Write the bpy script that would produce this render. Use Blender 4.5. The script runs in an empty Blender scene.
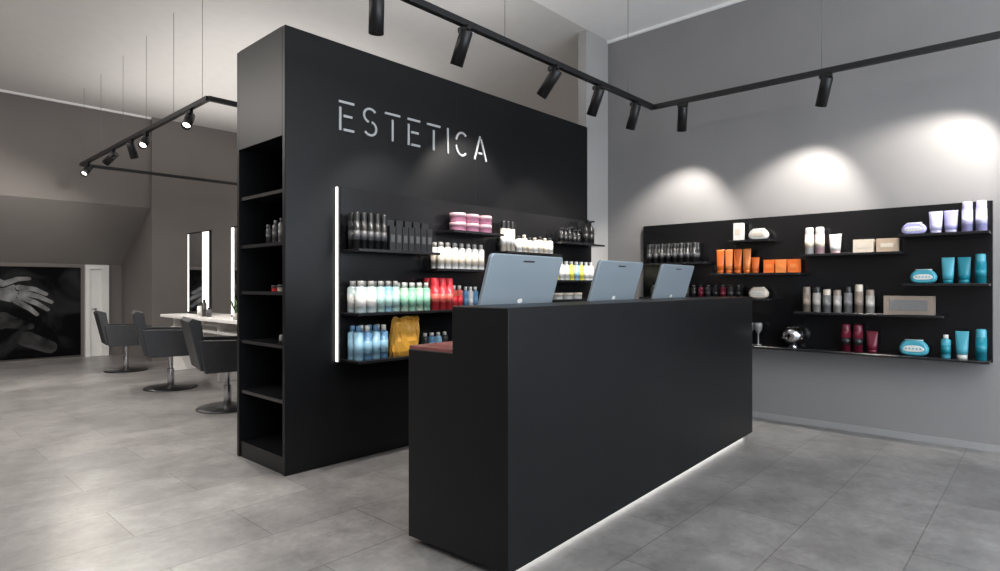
import bpy, bmesh, math, random
from mathutils import Vector, Matrix
random.seed(4)
S=bpy.context.scene
S.view_settings.view_transform='Standard'
S.view_settings.look='None'

# ------------------------------------------------------------------ materials
def mat(name,col,rough=.5,metal=0,emit=0,ecol=None,spec=.5,noise=0,nscale=8,bump=0,alpha=None,trans=0):
    m=bpy.data.materials.new(name); m.use_nodes=True
    nt=m.node_tree; b=nt.nodes['Principled BSDF']
    b.inputs['Base Color'].default_value=(*col,1)
    b.inputs['Roughness'].default_value=rough
    b.inputs['Metallic'].default_value=metal
    b.inputs['Specular IOR Level'].default_value=spec
    if trans: b.inputs['Transmission Weight'].default_value=trans
    if emit:
        b.inputs['Emission Color'].default_value=(*(ecol or col),1)
        b.inputs['Emission Strength'].default_value=emit
    if noise or bump:
        tc=nt.nodes.new('ShaderNodeTexCoord')
        n=nt.nodes.new('ShaderNodeTexNoise'); n.inputs['Scale'].default_value=nscale; n.inputs['Detail'].default_value=6
        nt.links.new(tc.outputs['Object'],n.inputs['Vector'])
        if noise:
            r=nt.nodes.new('ShaderNodeValToRGB')
            r.color_ramp.elements[0].position=.3; r.color_ramp.elements[1].position=.7
            r.color_ramp.elements[0].color=(*[x*(1-noise) for x in col],1)
            r.color_ramp.elements[1].color=(*[min(1,x*(1+noise)) for x in col],1)
            nt.links.new(n.outputs['Fac'],r.inputs['Fac']); nt.links.new(r.outputs['Color'],b.inputs['Base Color'])
        if bump:
            bp=nt.nodes.new('ShaderNodeBump'); bp.inputs['Strength'].default_value=bump; bp.inputs['Distance'].default_value=.01
            nt.links.new(n.outputs['Fac'],bp.inputs['Height']); nt.links.new(bp.outputs['Normal'],b.inputs['Normal'])
    return m

M={}
M['black']=mat('black_laminate',(.0050,.0053,.0062),.38,noise=.12,nscale=3,bump=.02,spec=.25)
M['blackin']=mat('black_interior',(.006,.006,.007),.5,spec=.3)
M['board']=mat('black_board',(.007,.007,.008),.22,noise=.1,nscale=2,spec=.4)
M['shelf']=mat('black_shelf',(.012,.012,.014),.25)
M['track']=mat('black_metal',(.008,.008,.009),.4,noise=.1,spec=.35)
M['wall']=mat('wall_taupe',(.232,.226,.228),.85,noise=.03,nscale=2,bump=.04)
M['wall2']=mat('wall_dark_taupe',(.165,.150,.142),.9,noise=.04,nscale=1.2,bump=.04)
M['slope']=mat('slope_taupe_lit',(.26,.243,.230),.9,noise=.04,nscale=1.2,bump=.04)  # lighter than the wall above: spot light on the slope put into the colour
M['wall3']=mat('wall_light_grey',(.34,.332,.325),.9,noise=.03,nscale=2)
M['ceil']=mat('ceiling_white',(.84,.83,.82),.9,noise=.01)
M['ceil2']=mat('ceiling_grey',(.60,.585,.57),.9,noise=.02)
M['skirt']=mat('skirting_grey',(.30,.30,.30),.5,noise=.02)
M['white']=mat('white_paint',(.75,.75,.74),.4,noise=.02)
M['desk']=mat('white_desk',(.8,.78,.76),.3,noise=.02)
M['led']=mat('led_strip',(1,1,1),.5,emit=2.4,ecol=(1,.97,.93))
M['ledc']=mat('led_strip_dim',(1,1,1),.5,emit=5,ecol=(1,.97,.93))
M['ledsoft']=mat('led_soft',(1,1,1),.5,emit=2.2,ecol=(1,.95,.88))
M['lens']=mat('spot_lens',(1,1,1),.5,emit=12,ecol=(1,.93,.82))
M['sign']=mat('sign_metal',(.40,.41,.42),.3,metal=.2,emit=.05,ecol=(.9,.95,1))
M['mirror']=mat('mirror_glass',(.8,.82,.84),.04,metal=1)
M['seat']=mat('dark_leather',(.028,.029,.032),.45,noise=.15,nscale=20,bump=.05)
M['chrome']=mat('chrome',(.5,.5,.52),.2,metal=1)
M['dkchrome']=mat('dark_steel',(.08,.08,.085),.3,metal=.9)
M['alu']=mat('monitor_aluminium',(.29,.345,.39),.35,metal=.35,noise=.03,nscale=3)
M['alud']=mat('aluminium_dark',(.12,.13,.14),.35,metal=.6)
M['redwood']=mat('reddish_desktop',(.20,.06,.055),.4,noise=.2,nscale=12)
M['wire']=mat('wire_steel',(.15,.15,.15),.4,metal=.5)
cols={'pb':(.012,.012,.013),'pgy':(.065,.065,.07),'pdk':(.032,.032,.034),'pw':(.72,.71,.68),'pcream':(.66,.58,.48),'pbeige':(.50,.38,.28),
'ppink':(.68,.28,.40),'plpink':(.78,.50,.54),'pred':(.66,.035,.05),'pcoral':(.76,.14,.11),'pgreen':(.28,.54,.40),'plgreen':(.46,.63,.48),'pblue':(.12,.27,.46),'plblue':(.27,.48,.62),
'ppale':(.55,.65,.65),'pmint':(.42,.62,.58),'pyel':(.75,.66,.10),'pgold':(.66,.34,.05),'porange':(.80,.17,.03),'plor':(.84,.26,.07),'plav':(.44,.42,.74),'plav2':(.60,.58,.80),'pteal':(.01,.22,.29),'plteal':(.07,.36,.46),
'pwine':(.13,.010,.025),'psilver':(.38,.36,.34),'ptaupe':(.27,.22,.18),'pgreyb':(.18,.18,.18),'plant':(.06,.16,.04)}
for k,v in cols.items(): M[k]=mat('pack_'+k[1:],v,.32,noise=.05,nscale=30)

# floor material
def floor_mat():
    m=bpy.data.materials.new('floor_concrete_tile'); m.use_nodes=True; nt=m.node_tree; b=nt.nodes['Principled BSDF']
    tc=nt.nodes.new('ShaderNodeTexCoord')
    br=nt.nodes.new('ShaderNodeTexBrick'); br.offset=.5
    br.inputs['Scale'].default_value=1; br.inputs['Brick Width'].default_value=.92; br.inputs['Row Height'].default_value=.46
    br.inputs['Mortar Size'].default_value=.0038; br.inputs['Mortar Smooth'].default_value=.3
    br.inputs['Color1'].default_value=(.86,.86,.865,1); br.inputs['Color2'].default_value=(1.12,1.115,1.11,1); br.inputs['Mortar'].default_value=(.60,.60,.60,1)
    nt.links.new(tc.outputs['Object'],br.inputs['Vector'])
    def noise(sc,det,ro,dist,p0,c0,p1,c1):
        n=nt.nodes.new('ShaderNodeTexNoise'); n.inputs['Scale'].default_value=sc; n.inputs['Detail'].default_value=det; n.inputs['Roughness'].default_value=ro; n.inputs['Distortion'].default_value=dist
        nt.links.new(tc.outputs['Object'],n.inputs['Vector'])
        r=nt.nodes.new('ShaderNodeValToRGB'); e=r.color_ramp.elements
        e[0].position=p0; e[0].color=c0; e[1].position=p1; e[1].color=c1
        nt.links.new(n.outputs['Fac'],r.inputs['Fac']); return n,r
    _,ra=noise(2.3,12,.70,.2,.36,(.158,.152,.149,1),.66,(.262,.255,.249,1))
    _,rb=noise(7.5,8,.65,.3,.36,(.88,.88,.88,1),.66,(1.09,1.09,1.09,1))
    n2,rc=noise(30,5,.6,0,.3,(.90,.90,.90,1),.7,(1.07,1.07,1.07,1))
    def mul(a,bb):
        x=nt.nodes.new('ShaderNodeMix'); x.data_type='RGBA'; x.blend_type='MULTIPLY'; x.inputs[0].default_value=1
        nt.links.new(a,x.inputs[6]); nt.links.new(bb,x.inputs[7]); return x.outputs[2]
    o=mul(mul(mul(ra.outputs['Color'],br.outputs['Color']),rb.outputs['Color']),rc.outputs['Color'])
    nt.links.new(o,b.inputs['Base Color'])
    b.inputs['Roughness'].default_value=.33; b.inputs['Specular IOR Level'].default_value=.45
    bp=nt.nodes.new('ShaderNodeBump'); bp.inputs['Strength'].default_value=.08; bp.inputs['Distance'].default_value=.005
    nt.links.new(n2.outputs['Fac'],bp.inputs['Height']); nt.links.new(bp.outputs['Normal'],b.inputs['Normal'])
    return m
M['floor']=floor_mat()

# ------------------------------------------------------------------ mesh builder
class MB:
    def __init__(s): s.v=[]; s.f=[]; s.m=[]; s.sm=[]; s.mats=[]
    def mi(s,k):
        if k not in s.mats: s.mats.append(k)
        return s.mats.index(k)
    def add(s,vs,fs,k,smooth=False):
        o=len(s.v); s.v+= [tuple(x) for x in vs]; i=s.mi(k)
        for q in fs: s.f.append(tuple(o+x for x in q)); s.m.append(i); s.sm.append(smooth)
    def box(s,a,b,k,T=None):
        x0,y0,z0=a; x1,y1,z1=b
        vs=[Vector((x,y,z)) for z in (z0,z1) for y in (y0,y1) for x in (x0,x1)]
        if T: vs=[T(v) for v in vs]
        s.add(vs,[(0,1,3,2),(4,6,7,5),(0,4,5,1),(2,3,7,6),(0,2,6,4),(1,5,7,3)],k)
    def lathe(s,prof,T,k,seg=20,sx=1,sy=1):
        n=len(prof)
        for i in range(n-1):
            kk=prof[i+1][2] if len(prof[i+1])>2 else k
            vs=[]
            for (r,z) in (prof[i][:2],prof[i+1][:2]):
                for j in range(seg):
                    a=2*math.pi*j/seg; vs.append(T(Vector((r*sx*math.cos(a),r*sy*math.sin(a),z))))
            fs=[(j,(j+1)%seg,seg+(j+1)%seg,seg+j) for j in range(seg)]
            s.add(vs,fs,kk,True)
        for idx in (0,n-1):
            r,z=prof[idx][:2]
            if r>1e-5:
                kk=prof[max(idx,1)][2] if len(prof[max(idx,1)])>2 else k
                s.add([T(Vector((r*sx*math.cos(2*math.pi*j/seg),r*sy*math.sin(2*math.pi*j/seg),z))) for j in range(seg)],[tuple(range(seg))],kk)
    def loft(s,rings,T,k,cap=True,smooth=True):
        n=len(rings[0]); vs=[T(Vector(p)) for r in rings for p in r]; fs=[]
        for i in range(len(rings)-1):
            for j in range(n): fs.append((i*n+j,i*n+(j+1)%n,(i+1)*n+(j+1)%n,(i+1)*n+j))
        s.add(vs,fs,k,smooth)
        if cap:
            s.add(vs[:n],[tuple(range(n))],k); s.add(vs[-n:],[tuple(range(n))],k)
    def tube(s,p,q,r,k,seg=10):
        p=Vector(p);q=Vector(q); d=q-p; L=d.length; R=d.to_track_quat('Z','Y').to_matrix()
        s.lathe([(r,0),(r,L)],lambda v:p+R@v,k,seg)
    def obj(s,name,bevel=0,seg=2,parent=None,loc=None):
        me=bpy.data.meshes.new(name); me.from_pydata(s.v,[],s.f)
        for k in s.mats: me.materials.append(M[k])
        for i,p in enumerate(me.polygons): p.material_index=s.m[i]; p.use_smooth=s.sm[i]
        bm=bmesh.new(); bm.from_mesh(me)
        bmesh.ops.remove_doubles(bm,verts=bm.verts,dist=1e-5)
        bmesh.ops.recalc_face_normals(bm,faces=bm.faces); bm.to_mesh(me); bm.free()
        o=bpy.data.objects.new(name,me); bpy.context.collection.objects.link(o)
        if bevel:
            md=o.modifiers.new('bevel','BEVEL'); md.width=bevel; md.segments=seg; md.limit_method='ANGLE'; md.angle_limit=math.radians(50)
        if parent: o.parent=parent
        return o
def boxobj(name,a,b,k,bevel=0,parent=None):
    m=MB(); m.box(a,b,k); return m.obj(name,bevel,1,parent)
def empty(name):
    e=bpy.data.objects.new(name,None); bpy.context.collection.objects.link(e); return e
I=lambda v:v

# ------------------------------------------------------------------ room
H=3.86
boxobj('floor',(-2.3,-3.2,-.1),(9.7,12.2,0),'floor')
boxobj('ceiling',(-2.3,-3.2,H),(9.7,3.56,H+.1),'ceil')
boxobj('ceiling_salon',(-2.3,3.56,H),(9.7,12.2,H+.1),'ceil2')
boxobj('wall_right',(5.6,-3.2,0),(5.75,3.56,H),'wall')
boxobj('wall_pillar',(5.185,3.56,0),(5.75,3.66,H),'wall3')
boxobj('wall_salon_right',(9.5,3.8,0),(9.65,12.2,H),'wall3')
boxobj('wall_salon_return',(5.6,3.66,0),(9.65,3.8,H),'wall3')
boxobj('wall_left',(-2.3,-3.2,0),(-2.15,12.2,H),'wall2')
boxobj('wall_front_low',(-2.15,-3.2,0),(5.6,-3.05,.35),'wall')
boxobj('wall_front_top',(-2.15,-3.2,3.1),(5.6,-3.05,H),'wall')
for i,x in enumerate((-2.15,.3,2.8,5.3)): boxobj('wall_front_pier_%d'%(i+1),(x,-3.2,.35),(x+.3,-3.05,3.1),'wall')
for i in range(2):
    m=MB()
    x0,x1=.6+2.5*i,2.8+2.5*i
    m.box((x0,-3.16,.35),(x1,-3.1,.42),'track'); m.box((x0,-3.16,3.03),(x1,-3.1,3.1),'track')
    m.box((x0,-3.16,.42),(x0+.06,-3.1,3.03),'track'); m.box((x1-.06,-3.16,.42),(x1,-3.1,3.03),'track')
    m.obj('window_%d'%(i+1))
boxobj('wall_back',(-2.15,10.5,2.43),(3.23,10.6,H),'wall2')
m=MB()
P=[(10.5,2.43),(12.0,1.56),(12.0,1.68),(10.6,2.49)]
m.loft([[(-2.15,y,z) for y,z in P],[(3.23,y,z) for y,z in P]],I,'slope',smooth=False); m.obj('ceiling_slope')
boxobj('wall_knee',(-2.15,12.0,0),(3.23,12.2,1.56),'wall2')
boxobj('wall_back_right',(3.23,10.45,0),(9.5,12.2,H),'wall2')
boxobj('baseboard_right',(5.588,-3.05,0),(5.6,3.56,.05),'skirt')
boxobj('trim_1',(5.58,-3.05,H-.03),(5.6,3.56,H),'ceil')
boxobj('trim_2',(-2.15,10.47,H-.03),(3.23,10.5,H),'ceil')
m=MB(); m.box((2.68,11.93,0),(2.74,11.999,1.55),'white'); m.box((2.92,11.93,0),(3.02,11.999,1.55),'white'); m.box((2.74,11.93,1.48),(2.92,11.999,1.55),'white'); m.box((2.74,11.97,0),(2.92,11.999,1.48),'white'); m.tube((2.77,11.955,.8),(2.85,11.955,.8),.012,'chrome')
m.obj('door_1')
# ---------------- poster (flat black-and-white print of a hand)
pm=bpy.data.materials.new('poster_print'); pm.use_nodes=True; nt=pm.node_tree; b=nt.nodes['Principled BSDF']
tc=nt.nodes.new('ShaderNodeTexCoord'); n=nt.nodes.new('ShaderNodeTexNoise'); n.inputs['Scale'].default_value=1.6; n.inputs['Detail'].default_value=3; n.inputs['Distortion'].default_value=.8
r=nt.nodes.new('ShaderNodeValToRGB'); r.color_ramp.elements[0].position=.5; r.color_ramp.elements[0].color=(.0015,.0015,.002,1); r.color_ramp.elements[1].position=.85; r.color_ramp.elements[1].color=(.04,.04,.042,1)
nt.links.new(tc.outputs['Object'],n.inputs['Vector']); nt.links.new(n.outputs['Fac'],r.inputs['Fac']); nt.links.new(r.outputs['Color'],b.inputs['Base Color']); b.inputs['Roughness'].default_value=.8; b.inputs['Specular IOR Level'].default_value=.08
M['poster']=pm
M['skin1']=mat('poster_grey_light',(.15,.15,.154),.8,noise=.8,nscale=5,spec=.08)
M['skin3']=mat('poster_grey_fold',(.012,.012,.013),.8,noise=.5,nscale=6,spec=.08)
M['skin2']=mat('poster_grey_mid',(.030,.030,.031),.8,noise=.9,nscale=4,spec=.08)
m=MB(); m.box((.2,11.965,.04),(2.62,11.999,1.50),'poster')
def flat(pts,y,k): m.add([(x,y,z) for x,z in pts],[tuple(range(len(pts)))],k)
def caps(x0,z0,x1,z1,r0,r1,y,k):
    a=math.atan2(z1-z0,x1-x0); pts=[]
    for j in range(9): t=a+math.pi/2+math.pi*j/8; pts.append((x0+r0*math.cos(t),z0+r0*math.sin(t)))
    for j in range(9): t=a-math.pi/2+math.pi*j/8; pts.append((x1+r1*math.cos(t),z1+r1*math.sin(t)))
    flat(pts,y,k)
caps(.9,1.20,1.55,1.15,.20,.16,11.9640,'skin2')
caps(1.5,1.16,1.75,1.06,.16,.13,11.9635,'skin1')
for k_,(ax,az,bx,bz,cx,cz) in enumerate([(1.80,1.17,2.0,1.14,2.15,1.06),(1.84,1.09,2.06,1.02,2.22,.93),(1.82,1.02,2.02,.92,2.17,.81),(1.76,.96,1.93,.84,2.03,.74),(1.60,1.22,1.78,1.30,1.93,1.31)]):
    yy=11.9630-k_*.0008
    caps(ax,az-.012,bx,bz-.012,.050,.044,yy,'skin3'); caps(bx,bz-.012,cx,cz-.012,.044,.034,yy-.0001,'skin3')
    caps(ax,az,bx,bz,.043,.037,yy-.0003,'skin1'); caps(bx,bz,cx,cz,.037,.028,yy-.0005,'skin1')
caps(1.0,.55,1.6,.66,.20,.13,11.9640,'skin2'); caps(1.6,.66,1.95,.55,.12,.05,11.9636,'skin2')
caps(1.9,.35,2.2,.2,.12,.1,11.9640,'skin2')
m.obj('wall_poster')

# ------------------------------------------------------------------ partition cabinet
X0,X1,Y0,Y1,Z=1.85,5.18,3.54,4.23,2.84
pe=empty('display_partition')
boxobj('front_panel',(X0,Y0,0),(X1,Y0+.035,Z),'black',.003,pe)
boxobj('rear_panel',(X0,Y1-.035,0),(X1,Y1,Z),'black',.003,pe)
boxobj('top_block',(X0,Y0+.035,2.15),(X1,Y1-.035,Z),'black',0,pe)
boxobj('core',(2.27,Y0+.035,0),(X1,Y1-.035,2.15),'blackin',0,pe)
boxobj('kick_board',(X0+.01,Y0+.035,0),(2.27,Y1-.035,.11),'black',0,pe)
for i,z in enumerate((.47,.82,1.16,1.48,1.815)): boxobj('side_shelf_%d'%(i+1),(X0+.012,Y0+.035,z-.022),(2.27,Y1-.035,z),'shelf',0,pe)
boxobj('panel_seam',(3.535,Y0-.0015,1.86),(3.541,Y0,Z),'blackin',0,pe)
de=empty('display_shelf')  # board and shelves on the freestanding partition cabinet, not on a room wall
boxobj('backboard',(2.214,3.49,.69),(5.178,3.522,1.86),'board',.002,de)
boxobj('standoff',(2.26,3.522,.73),(5.13,3.539,1.82),'blackin',0,de)
for i,(z,a,b) in enumerate(((1.44,2.225,2.93),(1.62,3.06,3.62),(1.325,2.90,3.50),(1.485,3.66,4.42),(1.605,4.44,5.12),(1.25,4.34,5.12),(1.02,2.225,3.44),(1.07,4.30,5.12),(.708,2.225,5.12))):
    boxobj('shelf_%d'%(i+1),(a,3.29,z-.018),(b,3.49,z),'shelf',.002,de)
boxobj('led_light_strip',(2.206,3.515,.69),(2.2135,3.533,1.86),'led',0,de)
we=empty('display_shelf')  # board and shelves fixed to the right room wall
boxobj('backboard',(5.56,.312,.645),(5.598,3.11,1.812),'board',.002,we)
for i,(z,a,b) in enumerate(((1.42,2.36,3.09),(1.31,1.55,2.33),(1.605,1.79,2.16),(1.46,.84,1.55),(1.585,.32,.85),(1.215,.32,.83),(.98,.58,1.60),(.668,.32,2.8),(1.085,1.80,3.05))):
    boxobj('shelf_%d'%(i+1),(5.37,a,z-.018),(5.56,b,z),'shelf',.002,we)

# ------------------------------------------------------------------ products
def T_wall(o_off=0): return lambda v: Vector((5.56-v.y,v.x,v.z))
def T_pan(): return lambda v: Vector((v.x,3.49-v.y,v.z))
def item(mb,T,a,o,z,w,h,kind,c1,c2,lab=None):
    r=w/2; z+=.0005
    P=lambda v:T(Vector((a+v.x,o+v.y,z+v.z)))
    lab=lab or c1
    if kind=='bottle':
        mb.lathe([(r*.92,0),(r,.006,c1),(r,h*.18,c1),(r*1.01,h*.18,lab),(r*1.01,h*.55,lab),(r,h*.55,c1),(r,h*.76,c1),(r*.85,h*.80,c1),(r*.45,h*.83,c1),(r*.55,h*.83,c2),(r*.55,h*.99,c2),(r*.45,h,c2)],P,c1,14)
    elif kind=='can':
        mb.lathe([(r,0),(r,h*.25,c1),(r*1.01,h*.25,lab),(r*1.01,h*.5,lab),(r,h*.5,c1),(r,h*.74,c1),(r*.93,h*.75,c1),(r*.93,h*.76,c2),(r*.93,h*.96,c2),(r*.75,h,c2)],P,c1,14)
    elif kind=='pump':
        mb.lathe([(r*.95,0),(r,.006,c1),(r,h*.15,c1),(r*1.01,h*.15,lab),(r*1.01,h*.48,lab),(r,h*.48,c1),(r,h*.66,c1),(r*.5,h*.72,c1),(r*.5,h*.78,c2),(r*.18,h*.79,c2),(r*.18,h*.93,c2)],P,c1,14)
        mb.box((-r*.3,-r*.3,h*.93),(r*.3,r*1.1,h),c2,P)
    elif kind=='jar':
        mb.lathe([(r*.9,0),(r,.008,c1),(r,h*.62,c1),(r*1.04,h*.62,c2),(r*1.04,h*.95,c2),(r*.97,h,c2)],P,c1,18)
    elif kind=='tube':
        n=14; rings=[]
        for t in (0,.25,.5,.75,.94,1):
            rx=r*(.86+.16*t); ry=r*.7*(1-t)+.003
            if t>=.94: ry=.003
            rings.append([(rx*math.cos(2*math.pi*j/n),ry*math.sin(2*math.pi*j/n),h*.16+h*.84*t) for j in range(n)])
        mb.loft(rings,P,c1)
        mb.lathe([(r*.78,0),(r*.8,h*.155),(r*.6,h*.16)],P,c2,14,1,.8)
    elif kind=='box':
        mb.box((-r,-min(r,.035),0),(r,min(r,.035),h),c1,P)
        mb.box((-r*.6,min(r,.035),h*.35),(r*.6,min(r,.035)+.0015,h*.65),lab,P)
    elif kind=='pouch':
        n=22
        def ring(sc,y):
            out=[]
            for j in range(n):
                t=2*math.pi*j/n; x=math.copysign(abs(math.cos(t))**.55,math.cos(t)); q=math.copysign(abs(math.sin(t))**.7,math.sin(t))
                out.append((x*r*sc*(1-.22*max(0,q)),y,h/2+q*h/2*sc))
            return out
        mb.loft([ring(.8,-.035),ring(.97,-.02),ring(1,0),ring(.97,.02),ring(.8,.034)],P,c1)
        mb.loft([[(p[0]*.72,p[1],h*.46+(p[2]-h/2)*.40) for p in ring(1,.034)],[(p[0]*.68,p[1],h*.46+(p[2]-h/2)*.36) for p in ring(1,.038)]],P,c2)
        for q in range(5):
            mb.lathe([(h*.05,0),(h*.05,.002)],lambda v,q=q:P(Vector(((q-2)*r*.24+v.x,.0395+v.z,h*.46+v.y))),c1,8)
        mb.tube(P(Vector((-r*.62,0,h*.985))),P(Vector((r*.62,0,h*.985))),.004,c2,6)
def row(name,T,z,a0,a1,n,w,h,kind,c1,c2,lab=None,o=.09,ranks=1,mb=None,jit=.0):
    own=mb is None
    if own: mb=MB()
    for k in range(ranks):
        for i in range(n):
            a=a0+(a1-a0)*(i+.5)/n
            cc1=c1[i%len(c1)] if isinstance(c1,(list,tuple)) else c1
            cc2=c2[i%len(c2)] if isinstance(c2,(list,tuple)) else c2
            hh=h*(1+random.uniform(-jit,jit))
            item(mb,T,a,o+(k-(ranks-1)/2)*w*1.15,z,w,hh,kind,cc1,cc2,lab)
    if own: return mb.obj(name)
W=T_wall(); Q=T_pan()
row('hair_spray_cans',Q,1.44,2.23,2.50,5,.048,.245,'can','pb','pb','pgy',ranks=2,o=.10)
m=MB(); row('',Q,1.44,2.51,2.90,7,.05,.17,'box','pb','pb','pgy',mb=m,o=.12); row('',Q,1.44,2.53,2.92,5,.06,.22,'box','pb','pb','pgy',mb=m,o=.05); m.obj('boxed_hair_products')
m=MB()
for zz in (1.62,1.692): row('',Q,zz,3.13,3.57,3,.125,.07,'jar','ppink','plpink',mb=m)
m.obj('pink_hair_mask_jars')
row('white_shampoo_bottles',Q,1.325,2.96,3.46,7,.058,.20,'bottle','pw','psilver','pcream',ranks=2,o=.09)
m=MB(); row('',Q,1.485,3.70,3.87,3,.05,.26,'can','pcream','pb','pw',mb=m); row('',Q,1.485,3.89,4.40,7,.06,.15,'bottle',['pw','pcream','pcream'],['pdk','pcream'],mb=m,jit=.08); m.obj('styling_product_bottles')
m=MB(); row('',Q,1.605,4.50,4.85,5,.05,.14,'pump','pb','pgy',mb=m,jit=.1); row('',Q,1.605,4.9,5.08,2,.07,.24,'pump','pb','pb',mb=m); m.obj('black_dropper_bottles')
row('yellow_white_bottles',Q,1.25,4.40,5.05,8,.065,.18,'bottle',['pyel','pw','pw','pyel','plblue'],['pw'],o=.10)
row('flat_product_tins',Q,1.07,4.40,4.85,3,.12,.06,'jar','pw','pcream')
row('pale_shampoo_bottles',Q,1.02,2.235,2.40,2,.075,.21,'bottle','ppale','psilver','pw',ranks=2,o=.10)
row('mint_shampoo_bottles',Q,1.02,2.41,2.60,3,.06,.21,'bottle',['pmint','plblue'],'psilver','pmint',ranks=2,o=.10)
row('green_shampoo_bottles',Q,1.02,2.61,2.88,4,.06,.20,'bottle',['plgreen','pgreen'],'pw','pgreen',ranks=2,o=.10)
m=MB(); row('',Q,1.02,2.89,3.10,3,.068,.235,'can','pred','pred','pcoral',ranks=2,mb=m,o=.10); row('',Q,1.02,3.12,3.24,2,.056,.18,'bottle','pcoral','pw','pred',mb=m,o=.10); m.obj('red_hair_product_cans')
row('blue_white_bottles',Q,1.02,3.26,3.42,3,.05,.17,'bottle',['pblue','pw'],'pw')
row('blue_shampoo_bottles',Q,.708,2.235,2.50,4,.062,.225,'bottle',['plblue','pblue'],['pblue','pw'],'plblue',ranks=2,o=.10)
m=MB()
P=lambda v:Q(Vector((2.66+v.x+.10*v.z,.10+v.y,.709+v.z)))
rings=[]
for t,w,d in ((0,.10,.045),(.03,.118,.055),(.10,.122,.055),(.17,.118,.045),(.22,.112,.025),(.245,.118,.008),(.265,.10,.02),(.25,.06,.03)):
    rings.append([(w*math.copysign(abs(math.cos(2*math.pi*j/24))**.45,math.cos(2*math.pi*j/24))+.007*math.sin(j*2.3+t*40),d*math.sin(2*math.pi*j/24)+.007*math.cos(j*3+t*25),t+.012*math.sin(j*1.3)*(t>.2)) for j in range(24)])
m.loft(rings,P,'pgold',smooth=False); m.obj('yellow_gift_pouch')
row('small_blue_bottles',Q,.708,2.84,3.1,4,.055,.14,'bottle',['pdk','pblue','plblue'],'pw')
row('lower_shelf_bottles',Q,.708,3.3,4.9,16,.06,.2,'bottle',['plblue','pw','pdk'],'pw')
row('black_serum_bottles',W,1.42,2.46,3.0,8,.05,.19,'can','pb','pb','pgy',ranks=2,o=.10)
row('orange_tubes',W,1.31,1.98,2.30,4,.072,.22,'tube',['plor','porange'],['porange'],o=.09)
row('small_orange_tube',W,1.31,1.90,1.99,1,.07,.14,'tube','porange','porange',o=.09)
row('orange_boxes',W,1.31,1.57,1.87,3,.085,.115,'box',['porange','plor'],'pw','plor')
row('white_product_box',W,1.605,2.05,2.13,1,.075,.16,'box','pw','pw','pcream')
row('white_cosmetic_pouch',W,1.605,1.83,2.00,1,.17,.10,'pouch','pw','pcream')
m=MB(); row('',W,1.46,1.38,1.54,2,.07,.225,'can',['plpink','pw'],'pw','pcream',mb=m); row('',W,1.46,1.25,1.36,1,.09,.16,'tube','pw','plpink',mb=m); m.obj('pink_white_tubes')
row('cream_gift_boxes',W,1.46,.86,1.18,2,.14,.105,'box',['pbeige','pcream'],'pw','pcream')
row('lavender_cosmetic_pouch',W,1.585,.69,.85,1,.16,.09,'pouch','plav','pw')
m=MB(); row('',W,1.585,.50,.68,2,.085,.165,'tube',['plav','plav2'],'plav2',mb=m,o=.09); row('',W,1.585,.33,.49,2,.065,.22,'can','plav','plav2','plav2',mb=m,o=.09); m.obj('lavender_tubes')
row('teal_cosmetic_pouch',W,1.215,.62,.80,1,.17,.105,'pouch','plteal','pw')
m=MB(); row('',W,1.215,.42,.61,2,.078,.19,'tube',['pteal','plteal'],'pteal',mb=m); row('',W,1.215,.33,.42,1,.065,.21,'can','pteal','plteal',mb=m); m.obj('teal_tubes')
row('styling_bottles',W,.98,1.02,1.56,7,.062,.205,'can',['psilver','ptaupe','pgreyb','psilver','pgreyb'],['ptaupe','pcream','pb'],jit=.12)
m=MB(); m.box((-.16,-.04,0),(.16,.04,.14),'ptaupe',lambda v:W(Vector((.80+v.x,.09+v.y,.9805+v.z)))); m.box((-.12,.04,.03),(.12,.043,.11),'pgreyb',lambda v:W(Vector((.80+v.x,.09+v.y,.98+v.z)))); m.obj('gift_set_box')
row('dark_small_bottles',W,1.085,2.06,2.98,13,.05,.12,'bottle',['pb','pdk','pwine'],['pgy','pb'],ranks=1)
row('white_zip_pouch',W,1.085,1.83,2.0,1,.17,.10,'pouch','pcream','pw')
row('wine_red_bottles',W,.668,1.10,1.27,2,.07,.22,'can','pwine','pwine','pb')
row('wine_red_tube',W,.668,1.0,1.09,1,.08,.17,'tube','pwine','pwine')
row('teal_zip_pouch',W,.668,.66,.88,1,.19,.12,'pouch','plteal','pw')
m=MB(); row('',W,.668,.54,.61,1,.06,.17,'bottle','plteal','pw','pteal',mb=m); row('',W,.668,.43,.53,1,.08,.20,'tube','plteal','pw',mb=m); row('',W,.668,.335,.41,1,.066,.22,'can','pteal','plteal',mb=m); m.obj('teal_bottles')
m=MB(); P=lambda v:W(Vector((1.63+v.x,.09+v.y,.6685+v.z)))
m.lathe([(.035,0),(.04,.008),(.02,.02),(.05,.035),(.08,.07),(.088,.105),(.08,.14),(.05,.17),(.0,.183)],P,'chrome',22)
for j in range(8):
    a=math.pi*j/8; m.tube(P(Vector((.087*math.cos(a),.087*math.sin(a),.08))),P(Vector((.04*math.cos(a+.6),.04*math.sin(a+.6),.172))),.004,'pbeige')
m.obj('round_metal_ornament')
m=MB()
for a in (1.92,1.99,2.3,2.42):
    P=lambda v,a=a:W(Vector((a+v.x,.09+v.y,.6685+v.z)))
    m.lathe([(.03,0),(.03,.006),(.006,.012),(.006,.10),(.03,.14),(.036,.18),(.03,.2)],P,'pgreyb',14)
m.obj('glass_goblets')
def side(name,z,lst):
    mb=MB()
    for (y,w,h,kd,a,b_) in lst: item(mb,lambda v:v,1.91,y,z,w,h,kd,a,b_)
    mb.obj(name)
side('side_shelf_dark_bottles',1.48,[(3.70,.04,.16,'bottle','pgyb' if 'pgyb' in M else 'pgreyb','pgy'),(3.78,.04,.15,'bottle','pgy','pgreyb'),(3.87,.04,.13,'can','pgy','pb')])
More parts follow.
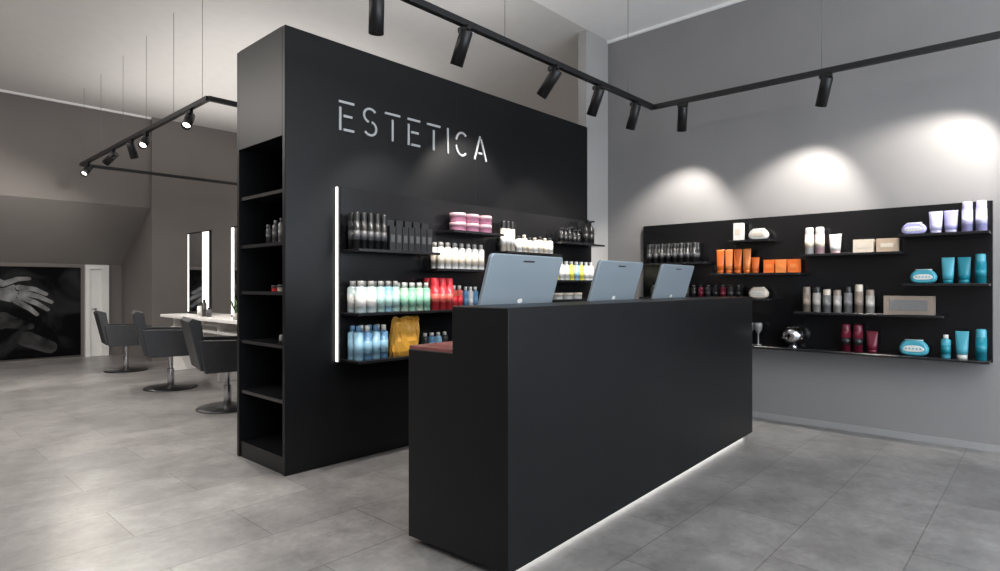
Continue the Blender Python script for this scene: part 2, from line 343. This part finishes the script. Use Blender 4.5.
side('side_shelf_jars',1.16,[(3.68,.07,.045,'jar','pcream','pdk'),(3.77,.06,.04,'jar','pred','pdk')])
side('side_shelf_tins',.82,[(3.68,.05,.06,'can','pgy','pgreyb')])

# ------------------------------------------------------------------ sign
m=MB()
SW=.0155
def seg(p,q,w=SW):
    p=Vector(p);q=Vector(q);d=(q-p).normalized();nrm=Vector((-d.y,d.x))*w/2
    c_=[p+nrm,p-nrm,q-nrm,q+nrm]
    m.add([(v.x,3.530,v.y) for v in c_]+[(v.x,3.5395,v.y) for v in c_],[(0,1,2,3),(7,6,5,4),(0,4,5,1),(1,5,6,2),(2,6,7,3),(3,7,4,0)],'sign')
zb,zt=2.25,2.452; zm=(zb+zt)/2; w=SW
def poly(pts):
    for a_,b_ in zip(pts,pts[1:]): seg(a_,b_)
def LE(x):
    seg((x+.01,zb),(x+.01,zt-.045))
    seg((x,zt-w/2),(x+.12,zt-w/2)); seg((x+.035,zb+w/2),(x+.12,zb+w/2)); seg((x+.035,zm),(x+.105,zm))
def LT(x): seg((x,zt-w/2),(x+.135,zt-w/2)); seg((x+.067,zt-.045),(x+.067,zb))
def LS(x):
    r_=.048
    cx,cz=x+.062,zt-r_-.008
    poly([(cx+.052*math.cos(t),cz+r_*math.sin(t)) for t in [math.radians(35+i*20) for i in range(12)]])
    cz2=zb+r_+.008
    poly([(cx+.052*math.cos(t),cz2+r_*math.sin(t)) for t in [math.radians(215+i*20) for i in range(12)]])
def LI(x): seg((x+.01,zb),(x+.01,zt))
def LC(x):
    cx=x+.075
    poly([(cx+.068*math.cos(t),zm+.092*math.sin(t)) for t in [math.radians(50+i*14) for i in range(9)]])
    poly([(cx+.068*math.cos(t),zm+.092*math.sin(t)) for t in [math.radians(190+i*15) for i in range(9)]])
def LA(x): seg((x+.01,zb),(x+.075,zt)); seg((x+.085,zt-.02),(x+.15,zb)); seg((x+.055,zb+.06),(x+.10,zb+.06))
x=2.232
for fn,wd in ((LE,.12),(LS,.12),(LT,.135),(LE,.12),(LT,.135),(LI,.02),(LC,.14),(LA,.155)):
    fn(x); x+=wd+.070
m.obj('partition_sign_lettering')  # letters sit on the partition cabinet's front panel, not on a room wall

# ------------------------------------------------------------------ reception counter
ang=math.radians(2.7); R=Matrix.Rotation(ang,3,'Z'); O=Vector((1.795,1.61,0))
CT=lambda v:O+R@v
LN=3.08
ce=empty('reception_counter')
def cbox(nm,a,b,k,bv=.003): m=MB(); m.box(a,b,k,CT); return m.obj(nm,bv,2,ce)
m=MB(); prof=[(0,.032),(.60,.032),(.60,.905),(.315,.905),(.315,1.11),(0,1.11)]
m.loft([[(0,y,z) for y,z in prof],[(LN,y,z) for y,z in prof]],CT,'black',smooth=False); m.obj('counter_body',.003,2,ce)
cbox('desktop',(.004,.317,.9055),(LN-.004,.598,.92),'redwood',.001)
cbox('plinth',(.06,.08,0),(LN-.06,.53,.0315),'blackin',0)
cbox('led_strip',(.06,.055,.018),(LN-.04,.079,.0315),'ledc',0)
for i,(u0,u1) in enumerate(((.20,.78),(1.16,1.71),(2.0,2.55))):
    m=MB(); wd=(u1-u0); cx=(u0+u1)/2
    def MT(v,cx=cx):
        t=(v.z)/(.285); return CT(Vector((cx+v.x,.352-.085*t+v.y,1.075+v.z*.96)))
    def rr(y,ins,w=wd,h=.285,rad=.018):
        pts=[]
        for (sx,sz,a0) in ((1,1,0),(-1,1,90),(-1,-1,180),(1,-1,270)):
            for j in range(5):
                t=math.radians(a0+j*22.5); pts.append((sx*(w/2-ins-rad)+rad*math.cos(t),y,h/2+sz*(h/2-ins-rad)+rad*math.sin(t)))
        return pts
    m.loft([rr(-.012,.006),rr(-.009,0),rr(.006,0)],MT,'alu',smooth=False)
    m.loft([rr(.0061,.004),rr(.009,.004)],MT,'pb',smooth=False)
    m.box((-.045,-.0128,.248),(.045,-.0121,.257),'pdk',MT)
    m.lathe([(.02,0),(.02,.001),(.015,.001)],lambda v,cx=cx:MT(Vector((v.x,-.0125-v.z,.05+v.y*.6))),'pw',16)
    m.box((cx-.04,.375,.93),(cx+.04,.388,1.16),'alud',CT)
    m.box((cx-.10,.34,.921),(cx+.10,.50,.931),'alu',CT)
    m.obj('desktop_monitor',.0015,1)

# ------------------------------------------------------------------ track lights
def spot_head(top,dr,L=.22,r=.042,energy=60,size=70,blend=.6,tint=(1,.94,.86),lens='lens',nm='track_spotlight'):
    top=Vector(top); dr=Vector(dr).normalized(); Rm=dr.to_track_quat('Z','Y').to_matrix()
    e=empty(nm)
    m=MB()
    piv=top-Vector((0,0,.075))
    m.box((top.x-.015,top.y-.045,top.z-.03),(top.x+.015,top.y+.045,top.z-.0005),'track')
    m.tube(top-Vector((0,0,.03)),piv,.009,'track')
    st=piv-dr*.05
    T=lambda v:st+Rm@v
    m.lathe([(r*.9,0),(r,.006),(r,L),(r*.86,L),(r*.80,L-.03)],T,'track',24)
    o=m.obj('spot_body'); o.parent=e
    m=MB(); m.lathe([(r*.78,L-.032),(r*.78,L-.028)],T,lens,20); o=m.obj('lamp_lens'); o.parent=e
    ld=bpy.data.lights.new('lamp','SPOT'); ld.energy=energy; ld.spot_size=math.radians(size); ld.spot_blend=blend; ld.shadow_soft_size=.03; ld.color=tint
    lo=bpy.data.objects.new('lamp',ld); bpy.context.collection.objects.link(lo)
    lo.location=st+dr*(L+.01); lo.rotation_euler=(-dr).to_track_quat('Z','Y').to_euler(); lo.parent=e
ZT=2.85
m=MB()
RB=lambda v: Vector((v.x+max(0,(2.70-v.y))*.036,v.y,v.z))
RX=lambda y:5.04+(2.70-y)*.036
m.box((.2,2.70,ZT-.02),(5.06,2.74,ZT+.02),'track'); m.box((5.02,-1.2,ZT-.02),(5.06,2.70,ZT+.02),'track',RB)
for (xx,yy) in ((1.2,2.72),(3.0,2.72),(4.6,2.72),(RX(1.31),1.31),(RX(-.4),-.4)):
    m.tube((xx,yy,ZT),(xx,yy,H),.0022,'wire',6); m.lathe([(.02,0),(.02,.03)],lambda v,xx=xx,yy=yy:Vector((xx,yy,ZT+.02+v.z)),'track',10)
m.obj('ceiling_track_rail')
A=2.72
for X_,dr,en in ((1.955,(.05,.10,-1),70),(2.62,(.0,.48,-1),110),(3.54,(-.1,.85,-1),105),(4.13,(.12,.52,-1),110),(4.72,(.05,.35,-1),60)):
    spot_head((X_,A,ZT-.02),dr,energy=en,size=72)
for Y_,dr,en in ((2.43,(.40,.26,-1),90),(1.28,(.40,.34,-1),95),(.10,(.40,.78,-1),105)):
    spot_head((RX(Y_)-.0,Y_,ZT-.02),dr,energy=en,size=88,blend=.65)
m=MB()
zr=2.85
x0,x1,y0,y1=2.14,5.0,5.47,9.75
m.box((x0-.02,y0,zr-.02),(x0+.02,y1,zr+.02),'track'); m.box((x0,y0-.02,zr-.02),(x1,y0+.02,zr+.02),'track'); m.box((x0,y1-.02,zr-.02),(x1,y1+.02,zr+.02),'track'); m.box((x1-.02,y0,zr-.02),(x1+.02,y1,zr+.02),'track')
for yy in (5.6,6.3,7.1,7.9,8.8,9.6): m.tube((x0,yy,zr),(x0,yy,H),.0022,'wire',6)
m.obj('salon_track_rail')
for yy,dr,en in ((5.9,(-.4,-.5,-.7),130),(7.1,(-.4,-.5,-.6),130),(7.6,(.3,.1,-1),130),(8.3,(-.5,.9,-.75),150),(9.4,(-.4,-.4,-.6),110)):
    spot_head((x0,yy,zr-.0205),dr,energy=en,size=100,L=.18)

# ------------------------------------------------------------------ salon furniture
m=MB()
m.box((2.95,6.0,.76),(3.62,9.2,.80),'desk'); m.box((3.05,6.05,.60),(3.55,9.1,.63),'desk')
for yy in (6.05,7.6,9.1): m.box((3.1,yy,0),(3.5,yy+.05,.76),'desk')
m.obj('styling_station_desk',.004,1)
def mirror(ya,yb,led_y,led_w):
    m=MB(); m.box((3.28,ya,.801),(3.31,yb,1.95),'track'); m.box((3.276,ya+.02,.83),(3.28,yb-.02,1.93),'mirror')
    m.box((3.27,led_y,.83),(3.279,led_y+led_w,1.93),'ledsoft'); m.box((3.27,yb-.035,.83),(3.279,yb-.02,1.93),'ledsoft'); m.obj('salon_mirror',.002,1)
mirror(8.34,9.10,8.36,.20); mirror(6.9,7.66,7.58,.05)
m=MB()
for j,(yy,hh) in enumerate(((8.2,.16),(8.05,.22),(7.9,.12))): item(m,lambda v:v,3.1,yy,.80,.06,hh,'bottle',['pw','pdk','pgy'][j],'pb')
m.obj('styling_station_bottles')
m=MB()
m.lathe([(.03,0),(.045,.08),(.04,.08),(.03,.07)],lambda v:Vector((3.05,7.0,.8005))+v,'pw',14)
for j in range(16):
    a=j*2.4; b_=Vector((3.05,7.0,.87)); t=b_+Vector((.09*math.cos(a),.09*math.sin(a),.10+.05*(j%3))); pr=Vector((-math.sin(a),math.cos(a),0))*.014; mid=(b_+t)/2+Vector((0,0,.03))
    m.add([b_,mid+pr,t,mid-pr],[(0,1,2,3)],'plant')
m.obj('potted_plant')
def chair(x,y,rot,sc=1.05):
    m=MB(); Rz=Matrix.Rotation(rot,3,'Z')
    T=lambda v:Vector((x,y,0))+Rz@(v*sc)
    m.lathe([(.27,0),(.275,.008),(.26,.018),(.06,.03),(.035,.04)],T,'dkchrome',32)
    m.lathe([(.035,.03),(.035,.22),(.024,.22),(.024,.36),(.09,.37),(.09,.385)],T,'chrome',18)
    def slab(pts_a,pts_b,k='seat'): m.loft([pts_a,pts_b],T,k,smooth=False)
    m.box((-.22,-.235,.385),(.27,.235,.50),'seat',T)
    prof=[(-.20,.40),(-.27,.40),(-.37,.84),(-.34,.87),(-.27,.85)]
    slab([(a,-.27,b_) for a,b_ in prof],[(a,.27,b_) for a,b_ in prof])
    for sgn in (-1,1):
        pa=[(-.24,.38),(.20,.38),(.27,.60),(.27,.655),(-.29,.675)]
        slab([(a,sgn*.245,b_) for a,b_ in pa],[(a,sgn*.315,b_) for a,b_ in pa])
    m.obj('salon_chair',.02,3)
chair(2.51,5.95,math.radians(-12),1.03); chair(2.55,7.6,math.radians(-14)); chair(2.64,9.6,math.radians(-8),.98)

# ------------------------------------------------------------------ lighting
def area(name,loc,rot,sx,sy,e,col=(1,1,1)):
    l=bpy.data.lights.new(name,'AREA'); l.shape='RECTANGLE'; l.size=sx; l.size_y=sy; l.energy=e; l.color=col
    o=bpy.data.objects.new(name,l); bpy.context.collection.objects.link(o); o.location=loc; o.rotation_euler=rot
area('window_daylight',(2.4,-2.95,1.8),(math.radians(90),0,0),6.5,2.6,265,(.82,.91,1))
area('fill_entrance',(1.0,-1.6,3.8),(0,0,0),4,2,85,(1,.97,.94))  # added fill from above the entrance, not a real ceiling fitting
area('fill_salon',(-.9,7.0,3.8),(0,0,0),1.6,6,260,(1,.95,.9))  # unseen overhead fill added to brighten the salon
area('fill_salon_far',(7.2,7.5,3.8),(0,0,0),3,4,150,(1,.95,.9))  # extra fill added over the far salon, no lamp of the room
area('fill_up_partition',(3.2,3.9,2.90),(math.pi,0,0),2.0,.4,9,(1,.97,.94))  # upward fill added to make the ceiling glow above the partition
area('fill_up_salon',(3.5,7.6,2.90),(math.pi,0,0),2.6,4,46,(1,.96,.92))  # added fill aimed at the salon ceiling, not part of the rail
area('fill_up_left',(-1.9,5.5,2.6),(math.pi,0,0),.3,8,75,(1,.96,.92))  # invented upward fill beside the left wall, lifts the ceiling tone
area('fill_up_entrance',(2.0,-1.5,2.9),(math.pi,0,0),5,1,105,(1,.97,.94))  # unseen fill added to brighten the entrance ceiling from below
w=bpy.data.worlds.new('world'); S.world=w; w.use_nodes=True
w.node_tree.nodes['Background'].inputs[0].default_value=(.85,.92,1,1); w.node_tree.nodes['Background'].inputs[1].default_value=1.0

# ------------------------------------------------------------------ camera
f=599.0; th=math.atan(552/599.0)
cam=bpy.data.cameras.new('camera'); co=bpy.data.objects.new('camera',cam); bpy.context.collection.objects.link(co)
co.location=(0,0,1.2); co.rotation_euler=(math.pi/2,0,th-math.pi/2); cam.lens=36*f/1000; cam.clip_start=.05
S.camera=co
